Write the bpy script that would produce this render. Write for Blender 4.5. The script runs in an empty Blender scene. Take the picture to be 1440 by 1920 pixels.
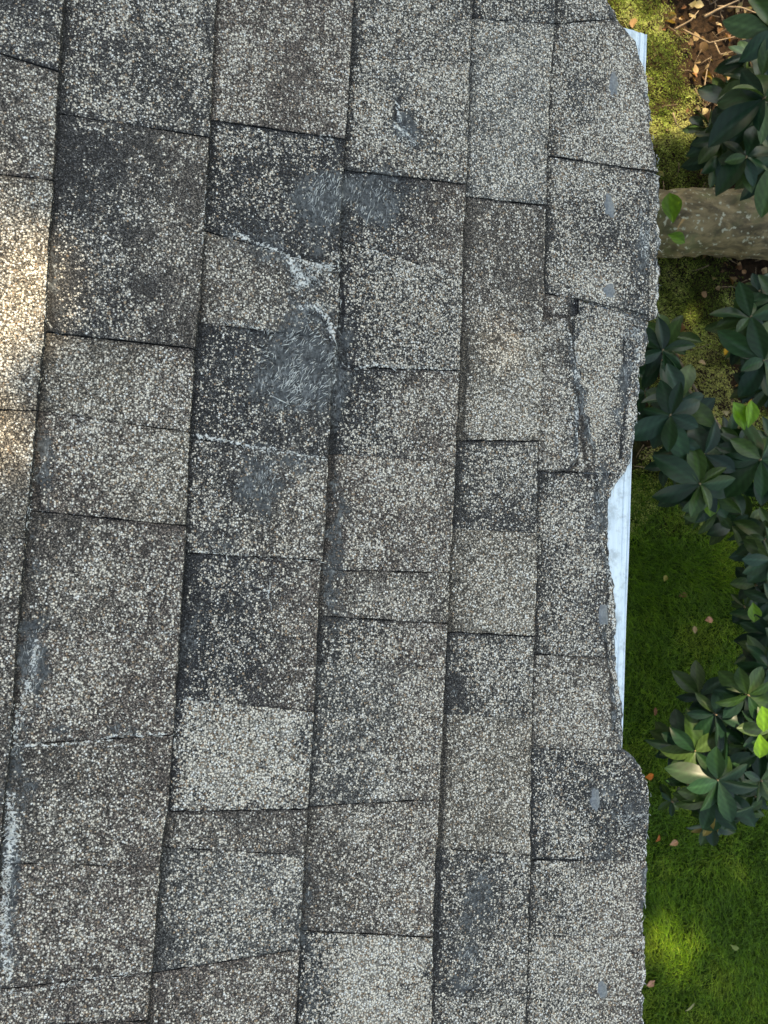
import bpy, math, random
import numpy as np
random.seed(7); rng = np.random.default_rng(7)
S = bpy.context.scene
C = S.collection
# ---------------------------------------------------------------- camera
F = 1440.0                                   # focal length in photo pixels (photo 1440 x 1920)
PITCH = math.radians(18.4)
A = np.array([math.cos(PITCH), 0, -math.sin(PITCH)])      # down the slope
B = np.array([0.0, 1.0, 0.0])                             # along the eave
N = np.cross(A, B); N /= np.linalg.norm(N)
a = np.array([4680., -260., 1440.]); a /= np.linalg.norm(a)   # same directions seen by the camera (right, up, forward)
b = np.array([1440., 28000., 1440.]); b -= a*np.dot(a, b); b /= np.linalg.norm(b)
n_ = np.cross(b, a); n_ /= np.linalg.norm(n_)                 # points towards the camera
if n_[2] > 0: n_ = -n_
# world = W * cam^T  with cam columns a,b,n
W = np.stack([A, B, N], 1); K = np.stack([a, b, n_], 1)
R = W @ K.T                                  # camera coords (right, up, forward) -> world
right, up, fwd = R[:, 0], R[:, 1], R[:, 2]
H0 = 0.90
CAM = np.array([0.0, 0.0, 3.0])              # ground at z = 0
O = CAM + fwd*H0                             # a point of the roof plane
GZ = 0.0
cam_d = bpy.data.cameras.new("camera"); cam = bpy.data.objects.new("camera", cam_d); C.objects.link(cam)
from mathutils import Matrix, Vector
M = Matrix(((right[0], up[0], -fwd[0], CAM[0]), (right[1], up[1], -fwd[1], CAM[1]), (right[2], up[2], -fwd[2], CAM[2]), (0, 0, 0, 1)))
cam.matrix_world = M
cam_d.sensor_fit = 'VERTICAL'; cam_d.sensor_height = 34.6; cam_d.lens = 34.6*F/1920
cam_d.clip_start = 0.02; cam_d.clip_end = 500
cam_d.dof.use_dof = True; cam_d.dof.focus_distance = 0.93; cam_d.dof.aperture_fstop = 14
S.camera = cam
# ---------------------------------------------------------------- sky, sun, exposure
ELEV, AZ = math.radians(56), math.radians(14)       # azimuth measured from +Y towards +X
SUN = np.array([math.cos(ELEV)*math.sin(AZ), math.cos(ELEV)*math.cos(AZ), math.sin(ELEV)])
w = bpy.data.worlds.new("World"); S.world = w; w.use_nodes = True
nt = w.node_tree; bg = nt.nodes['Background']; sky = nt.nodes.new('ShaderNodeTexSky')
sky.sky_type = 'NISHITA'; sky.sun_disc = False; sky.sun_elevation = ELEV; sky.sun_rotation = AZ
nt.links.new(sky.outputs[0], bg.inputs[0]); bg.inputs[1].default_value = 0.15
sd = bpy.data.lights.new("sun", 'SUN'); sd.energy = 2.4; sd.angle = math.radians(0.53); sd.color = (1.0, .95, .86)
so = bpy.data.objects.new("sun", sd); C.objects.link(so)
so.rotation_euler = Vector(SUN).to_track_quat('Z', 'Y').to_euler()
S.view_settings.view_transform = 'Standard'; S.view_settings.look = 'None'
S.view_settings.exposure = 2.1; S.view_settings.gamma = 1
try:
    S.view_settings.use_white_balance = True
    S.view_settings.white_balance_temperature = 9700; S.view_settings.white_balance_tint = 8
except Exception as e: print('no wb', e)

# ---------------------------------------------------------------- mapping helpers
def ray(px, py):
    px = np.asarray(px, float); py = np.asarray(py, float)
    x = (px-720)/F; y = -(py-960)/F
    return x[..., None]*right + y[..., None]*up + fwd
def st(px, py):                               # photo pixel -> roof coordinates (metres along A and B)
    d = ray(px, py); t = np.dot(O-CAM, N)/(d @ N)
    p = CAM + d*t[..., None]; q = p-O
    return q @ A, q @ B
def roof(s, t, n): return O + np.asarray(s)[..., None]*A + np.asarray(t)[..., None]*B + np.asarray(n)[..., None]*N
def at(px, py, z):                            # photo pixel -> point at world height z
    d = ray(px, py); t = (z-CAM[2])/d[..., 2]
    return CAM + d*t[..., None]
def proj(P):
    q = P-CAM; x = q @ right; y = q @ up; z = q @ fwd
    return 720+F*x/z, 960-F*y/z
# ---------------------------------------------------------------- noise
_T = rng.random((256, 256))
def vn(x, y):
    xi = np.floor(x).astype(int); yi = np.floor(y).astype(int); fx = x-xi; fy = y-yi
    fx = fx*fx*(3-2*fx); fy = fy*fy*(3-2*fy)
    g = lambda i, j: _T[i & 255, j & 255]
    return (g(xi, yi)*(1-fx)+g(xi+1, yi)*fx)*(1-fy)+(g(xi, yi+1)*(1-fx)+g(xi+1, yi+1)*fx)*fy
def fbm(x, y, o=4):
    v = 0; am = .5; tot = 0
    for k in range(o):
        v = v+am*vn(x*2**k+17.3*k, y*2**k+5.1*k); tot += am; am *= .55
    return v/tot
def sm(e0, e1, x):
    t = np.clip((x-e0)/(e1-e0), 0, 1); return t*t*(3-2*t)
# ---------------------------------------------------------------- object helpers
def tag(o, label=None, cat=None, group=None, kind=None):
    if label: o['label'] = label
    if cat: o['category'] = cat
    if group: o['group'] = group
    if kind: o['kind'] = kind
    return o
def empty(name, loc, label, cat, group=None):
    o = bpy.data.objects.new(name, None); C.objects.link(o); o.location = loc; o.empty_display_size = .1
    return tag(o, label, cat, group)
def mesh(name, V, Fc, mat, parent=None, attrs=None, smooth=True):
    """V (n,3) world coords; Fc (m,3|4) or list of arrays"""
    V = np.ascontiguousarray(V, dtype=np.float32)
    if isinstance(Fc, np.ndarray): Fc = [Fc]
    Fc = [f for f in Fc if len(f)]
    org = np.zeros(3, np.float32)
    me = bpy.data.meshes.new(name)
    if parent is not None:
        p = parent; off = np.zeros(3)
        while p is not None: off = off+np.array(p.location); p = p.parent
        org = off.astype(np.float32)
    me.vertices.add(len(V)); me.vertices.foreach_set('co', (V-org).ravel())
    idx = np.concatenate([f.ravel() for f in Fc]).astype(np.int32)
    tot = np.concatenate([np.full(len(f), f.shape[1]) for f in Fc]).astype(np.int32)
    st_ = np.concatenate([[0], np.cumsum(tot)[:-1]]).astype(np.int32)
    me.loops.add(len(idx)); me.loops.foreach_set('vertex_index', idx)
    me.polygons.add(len(tot)); me.polygons.foreach_set('loop_start', st_); me.polygons.foreach_set('loop_total', tot)
    me.polygons.foreach_set('use_smooth', np.full(len(tot), smooth))
    if attrs:
        for k, v in attrs.items():
            at_ = me.attributes.new(k, 'FLOAT_COLOR', 'POINT')
            v = np.asarray(v, np.float32)
            if v.shape[1] == 3: v = np.concatenate([v, np.ones((len(v), 1), np.float32)], 1)
            at_.data.foreach_set('color', v.ravel())
    me.update(); me.validate()
    me.materials.append(mat)
    o = bpy.data.objects.new(name, me); C.objects.link(o)
    if parent is not None: o.parent = parent
    return o
def box(x0, x1, y0, y1, z0, z1):
    V = np.array([(x, y, z) for x in (x0, x1) for y in (y0, y1) for z in (z0, z1)], float)
    Fc = np.array([(0, 1, 3, 2), (4, 6, 7, 5), (0, 4, 5, 1), (2, 3, 7, 6), (0, 2, 6, 4), (1, 5, 7, 3)])
    return V, Fc
def tube(P, Rr, seg=8, wob=0):
    P = np.asarray(P, float); n = len(P); Rr = np.broadcast_to(Rr, (n,))
    T = np.gradient(P, axis=0); T /= np.linalg.norm(T, axis=1)[:, None]+1e-9
    ref = np.array([.31, .17, .93]);
    U = np.cross(T, ref); U /= np.linalg.norm(U, axis=1)[:, None]+1e-9; Vv = np.cross(T, U)
    th = np.linspace(0, 2*np.pi, seg, endpoint=False)
    rr = Rr[:, None]*(1+wob*(vn(np.arange(n)[:, None]*.7+3+0*th, 5*np.cos(th)[None]+9+0*Rr[:, None])-.5))
    V = P[:, None]+rr[..., None]*(np.cos(th)[None, :, None]*U[:, None]+np.sin(th)[None, :, None]*Vv[:, None])
    V = V.reshape(-1, 3); Fc = []
    for i in range(n-1):
        for j in range(seg):
            k = (j+1) % seg; Fc.append((i*seg+j, i*seg+k, (i+1)*seg+k, (i+1)*seg+j))
    V = np.concatenate([V, P[:1], P[-1:]]); q = n*seg
    T3 = [(q, (j+1) % seg, j) for j in range(seg)]+[(q+1, (n-1)*seg+j, (n-1)*seg+(j+1) % seg) for j in range(seg)]
    return V, np.array(Fc), np.array(T3)
class Acc:
    def __init__(s): s.V = []; s.Q = []; s.T = []; s.A = []; s.n = 0
    def add(s, V, Q=None, T=None, At=None):
        s.V.append(V)
        if Q is not None and len(Q): s.Q.append(np.asarray(Q)+s.n)
        if T is not None and len(T): s.T.append(np.asarray(T)+s.n)
        if At is not None: s.A.append(At)
        s.n += len(V)
    def build(s, name, mat, parent=None, attr=None, smooth=True):
        Fc = []
        if s.Q: Fc.append(np.concatenate(s.Q))
        if s.T: Fc.append(np.concatenate(s.T))
        return mesh(name, np.concatenate(s.V), Fc, mat, parent, {attr: np.concatenate(s.A)} if attr else None, smooth)
# ---------------------------------------------------------------- materials
def newmat(name):
    m = bpy.data.materials.new(name); m.use_nodes = True; t = m.node_tree
    return m, t, t.nodes['Principled BSDF']
def nd(t, typ, **kw):
    n = t.nodes.new(typ)
    for k, v in kw.items():
        if k.startswith('i_'):
            key = k[2:]; key = int(key) if key.isdigit() else key
            n.inputs[key].default_value = v
        else: setattr(n, k, v)
    return n
def lk(t, a, b): t.links.new(a, b)
def mth(t, op, a, b=None, c=None, clamp=False):
    n = t.nodes.new('ShaderNodeMath'); n.operation = op; n.use_clamp = clamp
    for i, v in enumerate((a, b, c)):
        if v is None: continue
        if isinstance(v, (int, float)): n.inputs[i].default_value = v
        else: lk(t, v, n.inputs[i])
    return n.outputs[0]
def mixc(t, f, a, b, mode='MIX'):
    n = t.nodes.new('ShaderNodeMix'); n.data_type = 'RGBA'; n.blend_type = mode
    for i, v in ((0, f), (6, a), (7, b)):
        if isinstance(v, (int, float)): n.inputs[i].default_value = v
        elif isinstance(v, tuple): n.inputs[i].default_value = (*v, 1)
        else: lk(t, v, n.inputs[i])
    return n.outputs[2]
def mrange(t, v, a, b, c=0, d=1):
    n = nd(t, 'ShaderNodeMapRange'); lk(t, v, n.inputs[0])
    for i, x in enumerate((a, b, c, d)): n.inputs[i+1].default_value = x
    n.interpolation_type = 'SMOOTHSTEP'
    return n.outputs[0]
def noise(t, co, scale, detail=3, rough=.55, dist=0):
    n = nd(t, 'ShaderNodeTexNoise'); n.inputs['Scale'].default_value = scale; n.inputs['Detail'].default_value = detail
    n.inputs['Roughness'].default_value = rough; n.inputs['Distortion'].default_value = dist
    lk(t, co, n.inputs['Vector']); return n

def shingle_material():
    m, t, p = newmat('weathered asphalt shingle')
    co = nd(t, 'ShaderNodeTexCoord').outputs['Object']
    wear = nd(t, 'ShaderNodeAttribute', attribute_name='wear')      # R pale share, G bald, B crust
    tint = nd(t, 'ShaderNodeAttribute', attribute_name='tint')      # colour of the unworn granules
    sp = nd(t, 'ShaderNodeSeparateColor'); lk(t, wear.outputs['Color'], sp.inputs[0])
    pale, bald, crust = sp.outputs[0], sp.outputs[1], sp.outputs[2]
    dn = noise(t, co, 500, 2)
    off = nd(t, 'ShaderNodeVectorMath', operation='MULTIPLY_ADD'); lk(t, dn.outputs['Color'], off.inputs[0])
    off.inputs[1].default_value = (.0016,)*3; lk(t, co, off.inputs[2])
    v1 = nd(t, 'ShaderNodeTexVoronoi'); v1.inputs['Scale'].default_value = 490; lk(t, off.outputs[0], v1.inputs['Vector'])
    v2 = nd(t, 'ShaderNodeTexVoronoi'); v2.inputs['Scale'].default_value = 900; lk(t, off.outputs[0], v2.inputs['Vector'])
    s1 = nd(t, 'ShaderNodeSeparateColor'); lk(t, v1.outputs['Color'], s1.inputs[0])
    s2 = nd(t, 'ShaderNodeSeparateColor'); lk(t, v2.outputs['Color'], s2.inputs[0])
    cl = noise(t, co, 90, 4, .65).outputs['Fac']
    dens = mth(t, 'ADD', pale, mth(t, 'MULTIPLY', mth(t, 'SUBTRACT', cl, .5), .9))
    dens = mth(t, 'MULTIPLY', dens, mth(t, 'SUBTRACT', 1.0, mth(t, 'MULTIPLY', bald, .95), clamp=True))
    k1 = mrange(t, mth(t, 'SUBTRACT', dens, s1.outputs[0]), -.03, .03)
    k2 = mrange(t, mth(t, 'SUBTRACT', mth(t, 'MULTIPLY', dens, .55), s2.outputs[0]), -.05, .05)
    kk = mth(t, 'MAXIMUM', k1, k2)
    pc = mixc(t, s1.outputs[1], (.95, .86, .70), (.50, .46, .39))
    pc = mixc(t, mrange(t, s1.outputs[2], .82, .9), pc, (.36, .25, .16))
    pc = mixc(t, mrange(t, s1.outputs[2], .2, .05), pc, (.88, .87, .80))
    dk = nd(t, 'ShaderNodeVectorMath', operation='SCALE'); lk(t, tint.outputs['Color'], dk.inputs[0])
    lk(t, mth(t, 'ADD', .18, mth(t, 'MULTIPLY', mth(t, 'POWER', s2.outputs[1], 1.8), 2.4)), dk.inputs['Scale'])
    # pale granules pick up a little of the tab's own colour
    pc = mixc(t, .22, pc, tint.outputs['Color'])
    col = mixc(t, kk, dk.outputs[0], pc)
    crev = mth(t, 'SUBTRACT', 1.0, mth(t, 'MULTIPLY', mrange(t, v1.outputs['Distance'], .30, .66), .75))  # ambient shade in the crevices between granules, painted into the colour
    sc_ = nd(t, 'ShaderNodeVectorMath', operation='SCALE'); lk(t, col, sc_.inputs[0]); lk(t, crev, sc_.inputs['Scale']); col = sc_.outputs[0]
    # bald asphalt with scuffed glass fibre
    mp = nd(t, 'ShaderNodeMapping'); mp.inputs['Rotation'].default_value = (0, 0, .5); mp.inputs['Scale'].default_value = (420, 90, 200); lk(t, co, mp.inputs[0])
    fb = noise(t, mp.outputs[0], 1, 4, .62, 1.6).outputs['Fac']
    fl = noise(t, co, 55, 3, .6).outputs['Fac']
    fm = mth(t, 'MULTIPLY', mrange(t, fb, .5, .72), mrange(t, fl, .42, .62))
    slate = mixc(t, mrange(t, noise(t, co, 190, 5, .75).outputs['Fac'], .34, .66), (.014, .016, .017), (.088, .096, .096))
    bc = mixc(t, mth(t, 'MULTIPLY', fm, .8), slate, (.46, .48, .46))
    bm = mrange(t, mth(t, 'ADD', mth(t, 'ADD', mth(t, 'MULTIPLY', bald, .8), mth(t, 'MULTIPLY', mth(t, 'SUBTRACT', noise(t, co, 340, 3, .7).outputs['Fac'], .5), 1.5)), mth(t, 'MULTIPLY', mth(t, 'SUBTRACT', noise(t, co, 60, 3, .6).outputs['Fac'], .5), .9)), .40, .66)
    bm = mth(t, 'MULTIPLY', bm, mth(t, 'SUBTRACT', 1.0, mth(t, 'MULTIPLY', k1, .8)))
    col = mixc(t, bm, col, bc)
    cn = noise(t, co, 330, 3, .7).outputs['Fac']
    cm = mrange(t, mth(t, 'ADD', crust, mth(t, 'MULTIPLY', mth(t, 'SUBTRACT', cn, .5), 3.8)), .56, .95)
    col = mixc(t, mth(t, 'MULTIPLY', cm, .8), col, (.70, .71, .66))
    lk(t, col, p.inputs['Base Color']); p.inputs['Roughness'].default_value = .85
    p.inputs['Specular IOR Level'].default_value = .35
    h = mth(t, 'ADD', mth(t, 'MULTIPLY', mth(t, 'SUBTRACT', 1.0, v1.outputs['Distance'], clamp=True), mth(t, 'SUBTRACT', 1.0, mth(t, 'MULTIPLY', bm, .75))), mth(t, 'MULTIPLY', s1.outputs[0], -.25))
    bp = nd(t, 'ShaderNodeBump'); bp.inputs['Strength'].default_value = .8; bp.inputs['Distance'].default_value = .0012
    lk(t, h, bp.inputs['Height']); lk(t, bp.outputs[0], p.inputs['Normal'])
    return m
def simple(name, c1, c2, scale, rough=.8, bump=.3, bd=.002, spec=.4, detail=4, metal=0):
    m, t, p = newmat(name); co = nd(t, 'ShaderNodeTexCoord').outputs['Object']
    n = noise(t, co, scale, detail, .6)
    lk(t, mixc(t, mrange(t, n.outputs['Fac'], .3, .7), c1, c2), p.inputs['Base Color'])
    p.inputs['Roughness'].default_value = rough; p.inputs['Specular IOR Level'].default_value = spec; p.inputs['Metallic'].default_value = metal
    if bump:
        bp = nd(t, 'ShaderNodeBump'); bp.inputs['Strength'].default_value = bump; bp.inputs['Distance'].default_value = bd
        lk(t, noise(t, co, scale*2.3, detail, .65).outputs['Fac'], bp.inputs['Height']); lk(t, bp.outputs[0], p.inputs['Normal'])
    return m
def leafmat(name, rough=.45, trans=.35, spec=.5, sat=1):
    m, t, p = newmat(name)
    c = nd(t, 'ShaderNodeAttribute', attribute_name='tint').outputs['Color']
    co = nd(t, 'ShaderNodeTexCoord').outputs['Object']
    n = noise(t, co, 90, 4, .6)
    c2 = mixc(t, mth(t, 'MULTIPLY', mrange(t, n.outputs['Fac'], .35, .7), .35), c, mixc(t, 1.0, c, (.45, .45, .4), 'MULTIPLY'))
    lk(t, c2, p.inputs['Base Color']); p.inputs['Roughness'].default_value = rough; p.inputs['Specular IOR Level'].default_value = spec
    tr = nd(t, 'ShaderNodeBsdfTranslucent'); lk(t, mixc(t, 1.0, c2, (1.2, 1.3, .4), 'MULTIPLY'), tr.inputs[0])
    mx = nd(t, 'ShaderNodeMixShader'); mx.inputs[0].default_value = trans
    lk(t, p.outputs[0], mx.inputs[1]); lk(t, tr.outputs[0], mx.inputs[2]); lk(t, mx.outputs[0], t.nodes['Material Output'].inputs[0])
    return m
M_SH = shingle_material()
def metal_material():
    m, t, p = newmat('pale painted steel')
    co = nd(t, 'ShaderNodeTexCoord').outputs['Object']
    mp = nd(t, 'ShaderNodeMapping'); mp.inputs['Scale'].default_value = (160, 14, 60); lk(t, co, mp.inputs[0])
    n = noise(t, mp.outputs[0], 1, 5, .65, .4).outputs['Fac']
    n2 = noise(t, co, 45, 5, .7).outputs['Fac']
    c = mixc(t, mrange(t, n, .35, .75), (.60, .70, .74), (.43, .53, .58))
    c = mixc(t, mth(t, 'MULTIPLY', mrange(t, n2, .47, .68), .75), c, (.30, .36, .38))
    c = mixc(t, mth(t, 'MULTIPLY', mrange(t, noise(t, co, 400, 3, .6).outputs['Fac'], .68, .74), .5), c, (.2, .22, .22))
    lk(t, c, p.inputs['Base Color']); p.inputs['Roughness'].default_value = .5
    bp = nd(t, 'ShaderNodeBump'); bp.inputs['Strength'].default_value = .25; bp.inputs['Distance'].default_value = .001
    lk(t, n, bp.inputs['Height']); lk(t, bp.outputs[0], p.inputs['Normal'])
    return m
M_MET = metal_material()
M_FIB = simple('frayed glass fibre', (.66, .67, .63), (.27, .29, .28), 200, .8, 0)
M_SEAL = simple('grey sealant', (.095, .105, .11), (.18, .195, .195), 320, .6, .5, .001)
M_WALL = simple('painted clapboard', (.45, .43, .38), (.5, .48, .43), 4, .7, .2)
M_WOOD = simple('weathered board', (.30, .29, .27), (.42, .41, .38), 20, .8, .3)
M_LEAF = leafmat('rhododendron leaf', .34, .12, .22)
M_YOUNG = leafmat('young leaf', .4, .45, .4)
M_DEAD = leafmat('dead leaf', .8, .25, .2)
M_BLADE = leafmat('grass blade', .6, .35, .3)
M_MOSS = leafmat('moss', .85, .45, .1)
M_CROWN = leafmat('tree leaf', .6, .05, .3)
M_STEM = simple('shrub bark', (.10, .07, .045), (.20, .15, .10), 60, .85, .5)
M_TWIG = simple('dry twig', (.30, .22, .14), (.18, .12, .07), 80, .85, .4)
def log_material():
    m, t, p = newmat('mossy grey bark')
    co = nd(t, 'ShaderNodeTexCoord').outputs['Object']
    mp = nd(t, 'ShaderNodeMapping'); mp.inputs['Scale'].default_value = (10, 22, 22); lk(t, co, mp.inputs[0])
    n = noise(t, mp.outputs[0], 1, 5, .65, .6).outputs['Fac']
    c = mixc(t, mrange(t, n, .3, .72), (.045, .034, .014), (.24, .18, .09))
    g = noise(t, co, 9, 4, .6).outputs['Fac']
    c = mixc(t, mth(t, 'MULTIPLY', mrange(t, g, .5, .68), .7), c, (.075, .09, .03))
    sp_ = noise(t, co, 60, 3, .5).outputs['Fac']
    c = mixc(t, mrange(t, sp_, .60, .68), c, (.34, .34, .25))
    dk_ = noise(t, mp.outputs[0], 3.2, 3, .6, 1.2).outputs['Fac']
    c = mixc(t, mrange(t, dk_, .62, .72), c, (.04, .035, .025))
    lk(t, c, p.inputs['Base Color']); p.inputs['Roughness'].default_value = .85
    bp = nd(t, 'ShaderNodeBump'); bp.inputs['Strength'].default_value = .7; bp.inputs['Distance'].default_value = .006
    lk(t, n, bp.inputs['Height']); lk(t, bp.outputs[0], p.inputs['Normal']); return m
M_LOG = log_material()
def ground_material():
    m, t, p = newmat('garden soil')
    co = nd(t, 'ShaderNodeTexCoord').outputs['Object']
    sx = nd(t, 'ShaderNodeSeparateXYZ'); lk(t, co, sx.inputs[0])
    n = noise(t, co, 28, 6, .7).outputs['Fac']; n2 = noise(t, co, 5, 3, .6).outputs['Fac']
    soil = mixc(t, mrange(t, n, .3, .7), (.008, .005, .003), (.045, .026, .014))
    green = mixc(t, mrange(t, n, .3, .7), (.008, .02, .003), (.03, .06, .008))
    yy = mth(t, 'ADD', sx.outputs[1], mth(t, 'MULTIPLY', mth(t, 'SUBTRACT', n2, .5), 1.2))
    c = mixc(t, mrange(t, yy, .0, .5), green, soil)
    lk(t, c, p.inputs['Base Color']); p.inputs['Roughness'].default_value = .95; p.inputs['Specular IOR Level'].default_value = .1
    bp = nd(t, 'ShaderNodeBump'); bp.inputs['Strength'].default_value = .8; bp.inputs['Distance'].default_value = .02
    lk(t, n, bp.inputs['Height']); lk(t, bp.outputs[0], p.inputs['Normal']); return m
M_GR = ground_material()

# ================================================================ GROUND
def ground():
    xs = np.concatenate([[-200, -40, -8], np.linspace(-2, 4, 60), [8, 40, 200]]); ys = np.concatenate([[-200, -40, -8], np.linspace(-4, 4, 80), [8, 40, 200]])
    X, Y = np.meshgrid(xs, ys, indexing='ij'); Z = .03*(fbm(X*1.7, Y*1.7)-.5)
    V = np.stack([X, Y, Z], -1).reshape(-1, 3); ny = len(ys)
    i, j = np.meshgrid(np.arange(len(xs)-1), np.arange(ny-1), indexing='ij'); i = i.ravel(); j = j.ravel()
    Q = np.stack([i*ny+j, (i+1)*ny+j, (i+1)*ny+j+1, i*ny+j+1], 1)
    tag(mesh('ground', V, Q, M_GR), kind='structure')
def gz(x, y): return .03*(fbm(x*1.7, y*1.7)-.5)
ground()

# ================================================================ HOUSE
house = empty('house', (-3.0, 0, 0), 'house with a worn grey brown asphalt shingle roof and a pale metal drip edge', 'house')
YA, YB = -560, 2480
P = lambda *a: (np.array(a[0::2], float), np.array(a[1::2], float))      # y0,x0,y1,x1 ...
def poly(*yx): return P(*yx)
def f(pl, y): return np.interp(y, pl[0], pl[1])
Bm3 = poly(-600, -700, 2500, -1010); Bm2 = poly(-600, -405, 2500, -670); Bm1 = poly(-600, -115, 2500, -345)
B0 = poly(-600, 168, 0, 121, 130, 111, 330, 100, 460, 92, 620, 84, 740, 72, 860, 62, 960, 52, 1080, 42, 1220, 30, 1400, 20, 1480, 10, 1600, 0, 1900, -22, 2500, -65)
B1 = poly(-600, 445, 0, 405, 100, 399, 250, 392, 400, 382, 550, 375, 660, 363, 800, 356, 900, 350, 1040, 345, 1200, 335, 1350, 325, 1500, 315, 1600, 300, 1750, 290, 1920, 275, 2500, 235)
B2 = poly(-600, 695, 0, 660, 150, 652, 260, 645, 420, 636, 600, 632, 700, 622, 860, 612, 1000, 606, 1080, 598, 1200, 592, 1350, 585, 1500, 575, 1620, 568, 1750, 560, 1920, 552, 2500, 520)
B3 = poly(-600, 905, 0, 882, 150, 876, 350, 871, 450, 865, 600, 862, 750, 856, 900, 849, 1080, 840, 1190, 835, 1330, 828, 1500, 821, 1650, 812, 1780, 808, 1920, 806, 2500, 785)
B4 = poly(-600, 1055, 0, 1037, 150, 1028, 300, 1022, 450, 1018, 600, 1015, 750, 1010, 850, 1004, 1100, 1000, 1250, 996, 1400, 992, 1600, 990, 1750, 986, 1920, 982, 2500, 965)
RE = poly(-600, 1118, 0, 1130, 38, 1148, 60, 1168, 85, 1188, 130, 1202, 200, 1210, 270, 1221, 326, 1231, 328, 1213, 592, 1214, 594, 1066, 650, 1072, 720, 1080, 790, 1098, 840, 1108, 886, 1115,
          890, 1118, 950, 1120, 1000, 1122, 1060, 1136, 1120, 1138, 1180, 1131, 1231, 1139, 1300, 1146, 1380, 1150, 1403, 1160, 1406, 1169, 1435, 1197, 1462, 1210, 1530, 1212, 1609, 1206, 1750, 1200, 1920, 1200, 2500, 1190)
ST = poly(-600, 1110, 0, 1122, 38, 1138, 85, 1180, 200, 1204, 326, 1226, 330, 1233, 470, 1234, 597, 1230, 600, 1216, 640, 1212, 684, 1206, 688, 1197, 780, 1193, 830, 1187, 870, 1179, 892, 1163, 920, 1143, 1000, 1140,
          1080, 1145, 1100, 1151, 1150, 1154, 1200, 1153, 1240, 1154, 1290, 1160, 1340, 1163, 1400, 1166, 1420, 1176, 1462, 1200, 1600, 1200, 1920, 1194, 2500, 1184)
# granule colours (linear, unworn granules)
DK = (.030, .031, .032); DG = (.052, .050, .047); BR = (.112, .090, .074); TN = (.150, .127, .098); GY = (.088, .087, .080); PL = (.13, .13, .12); BG = (.108, .092, .076)
# per course: (y at left edge, y at right edge, joint strength 0..3), then a tab: (colour, pale share, level mm, dark left 0..1, [colour at the right end])
def rtabs(n0, n1, y0):
    out = []; y = y0
    for k in range(n0, n1):
        out.append((y, y, random.choice([1, 2, 2])), ); y += random.uniform(150, 420)
    return out
CR = {}
CR['m3'] = (Bm3, Bm2); CR['m2'] = (Bm2, Bm1); CR['m1'] = (Bm1, B0); CR['0'] = (Bm1, B0); CR['1'] = (B0, B1); CR['2'] = (B1, B2); CR['3'] = (B2, B3); CR['4'] = (B3, B4); CR['5'] = (B4, RE)
T0 = [((YA, YA, 0), (DG, .2, 1, .2)), ((-210, -180, 2), (DG, .22, 2, .3)), ((45, 140, 3), (BG, .24, 0, .3)), ((305, 343, 3), (TN, .34, 2, .1)), ((757, 773, 3), (TN, .2, 1, .1)), ((1000, 1010, 0), (BG, .18, 1, .3)),
      ((1190, 1200, 1), (BG, .28, .5, .4)), ((1500, 1505, 1), (BR, .28, 1.5, .5)), ((1880, 1872, 2), (BR, .28, 0, .4)), ((2200, 2190, 1), (BG, .28, 1, .4)), ((YB, YB, 0), None)]
T1 = [((YA, YA, 0), (DG, .2, 1, .2)), ((-150, -110, 2), (DG, .26, 1.4, .15)), ((212, 263, 2), (DG, .17, 2.6, .25, BG)), ((622, 656, 3), (TN, .34, .4, .2, BR)), ((768, 812, 1), (BR, .36, .8, .6, TN)), ((956, 986, 2.5), (BG, .2, 0, .5, BR)), ((1180, 1188, .4), (BR, .34, 0, .4)),  # the first tan tab's pale tone also stands in for mild sunlight
      ((1397, 1376, 1.5), (BG, .24, 1, .5, BR)), ((1617, 1622, .8), (BR, .32, .6, .3)), ((1858, 1818, 1.5), (BR, .3, 0, .2)), ((1925, 1908, 2), (BR, .26, 1.2, .2)), ((2300, 2290, 2), (BG, .26, .4, .2)), ((YB, YB, 0), None)]
T2 = [((YA, YA, 0), (BG, .25, 1, .2)), ((-280, -250, 2), (BR, .28, 1.8, .15, BR)), ((224, 266, 2.2), (DK, .27, .3, .1, DK)), ((430, 508, .4), (BG, .40, .8, .2, DG)), ((603, 640, .8), (DK, .22, .4, .4, DG)), ((820, 862, 1), (DG, .40, 1.5, .2, BG)), ((1036, 1051, 1.5), (DK, .22, 1.6, .5, BR)),
      ((1308, 1332, 1), (DK, .74, 2.4, .45)), ((1521, 1514, 3), (BG, .25, .1, .4)), ((1588, 1600, .8), (GY, .35, .2, .3)), ((1826, 1775, 1.5), (BR, .34, 1, .3)), ((2250, 2260, 2), (GY, .34, .4, .3)), ((YB, YB, 0), None)]
T3 = [((YA, YA, 0), (GY, .35, 1, .2)), ((-320, -300, 2), (DG, .42, 1, .3)), ((108, 122, .3), (DG, .52, 1.6, .3)), ((318, 349, 1.6), (DK, .24, .2, .2, BR)), ((448, 522, .4), (DK, .50, 1, .4, DG)), ((688, 697, 1.2), (DK, .30, .3, .9, BR)), ((850, 868, .4), (BR, .38, .5, .7, BR)),
      ((1069, 1073, 1.4), (BG, .38, .9, .3)), ((1154, 1168, 2), (DG, .32, .2, .7, BR)), ((1240, 1250, .3), (GY, .36, .4, .4, BR)), ((1513, 1495, 1.5), (BG, .38, 0, .4, BR)), ((1744, 1753, 1.5), (DK, .80, 1.4, .7)), ((2180, 2190, 2), (BG, .3, .4, .3)), ((YB, YB, 0), None)]
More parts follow.
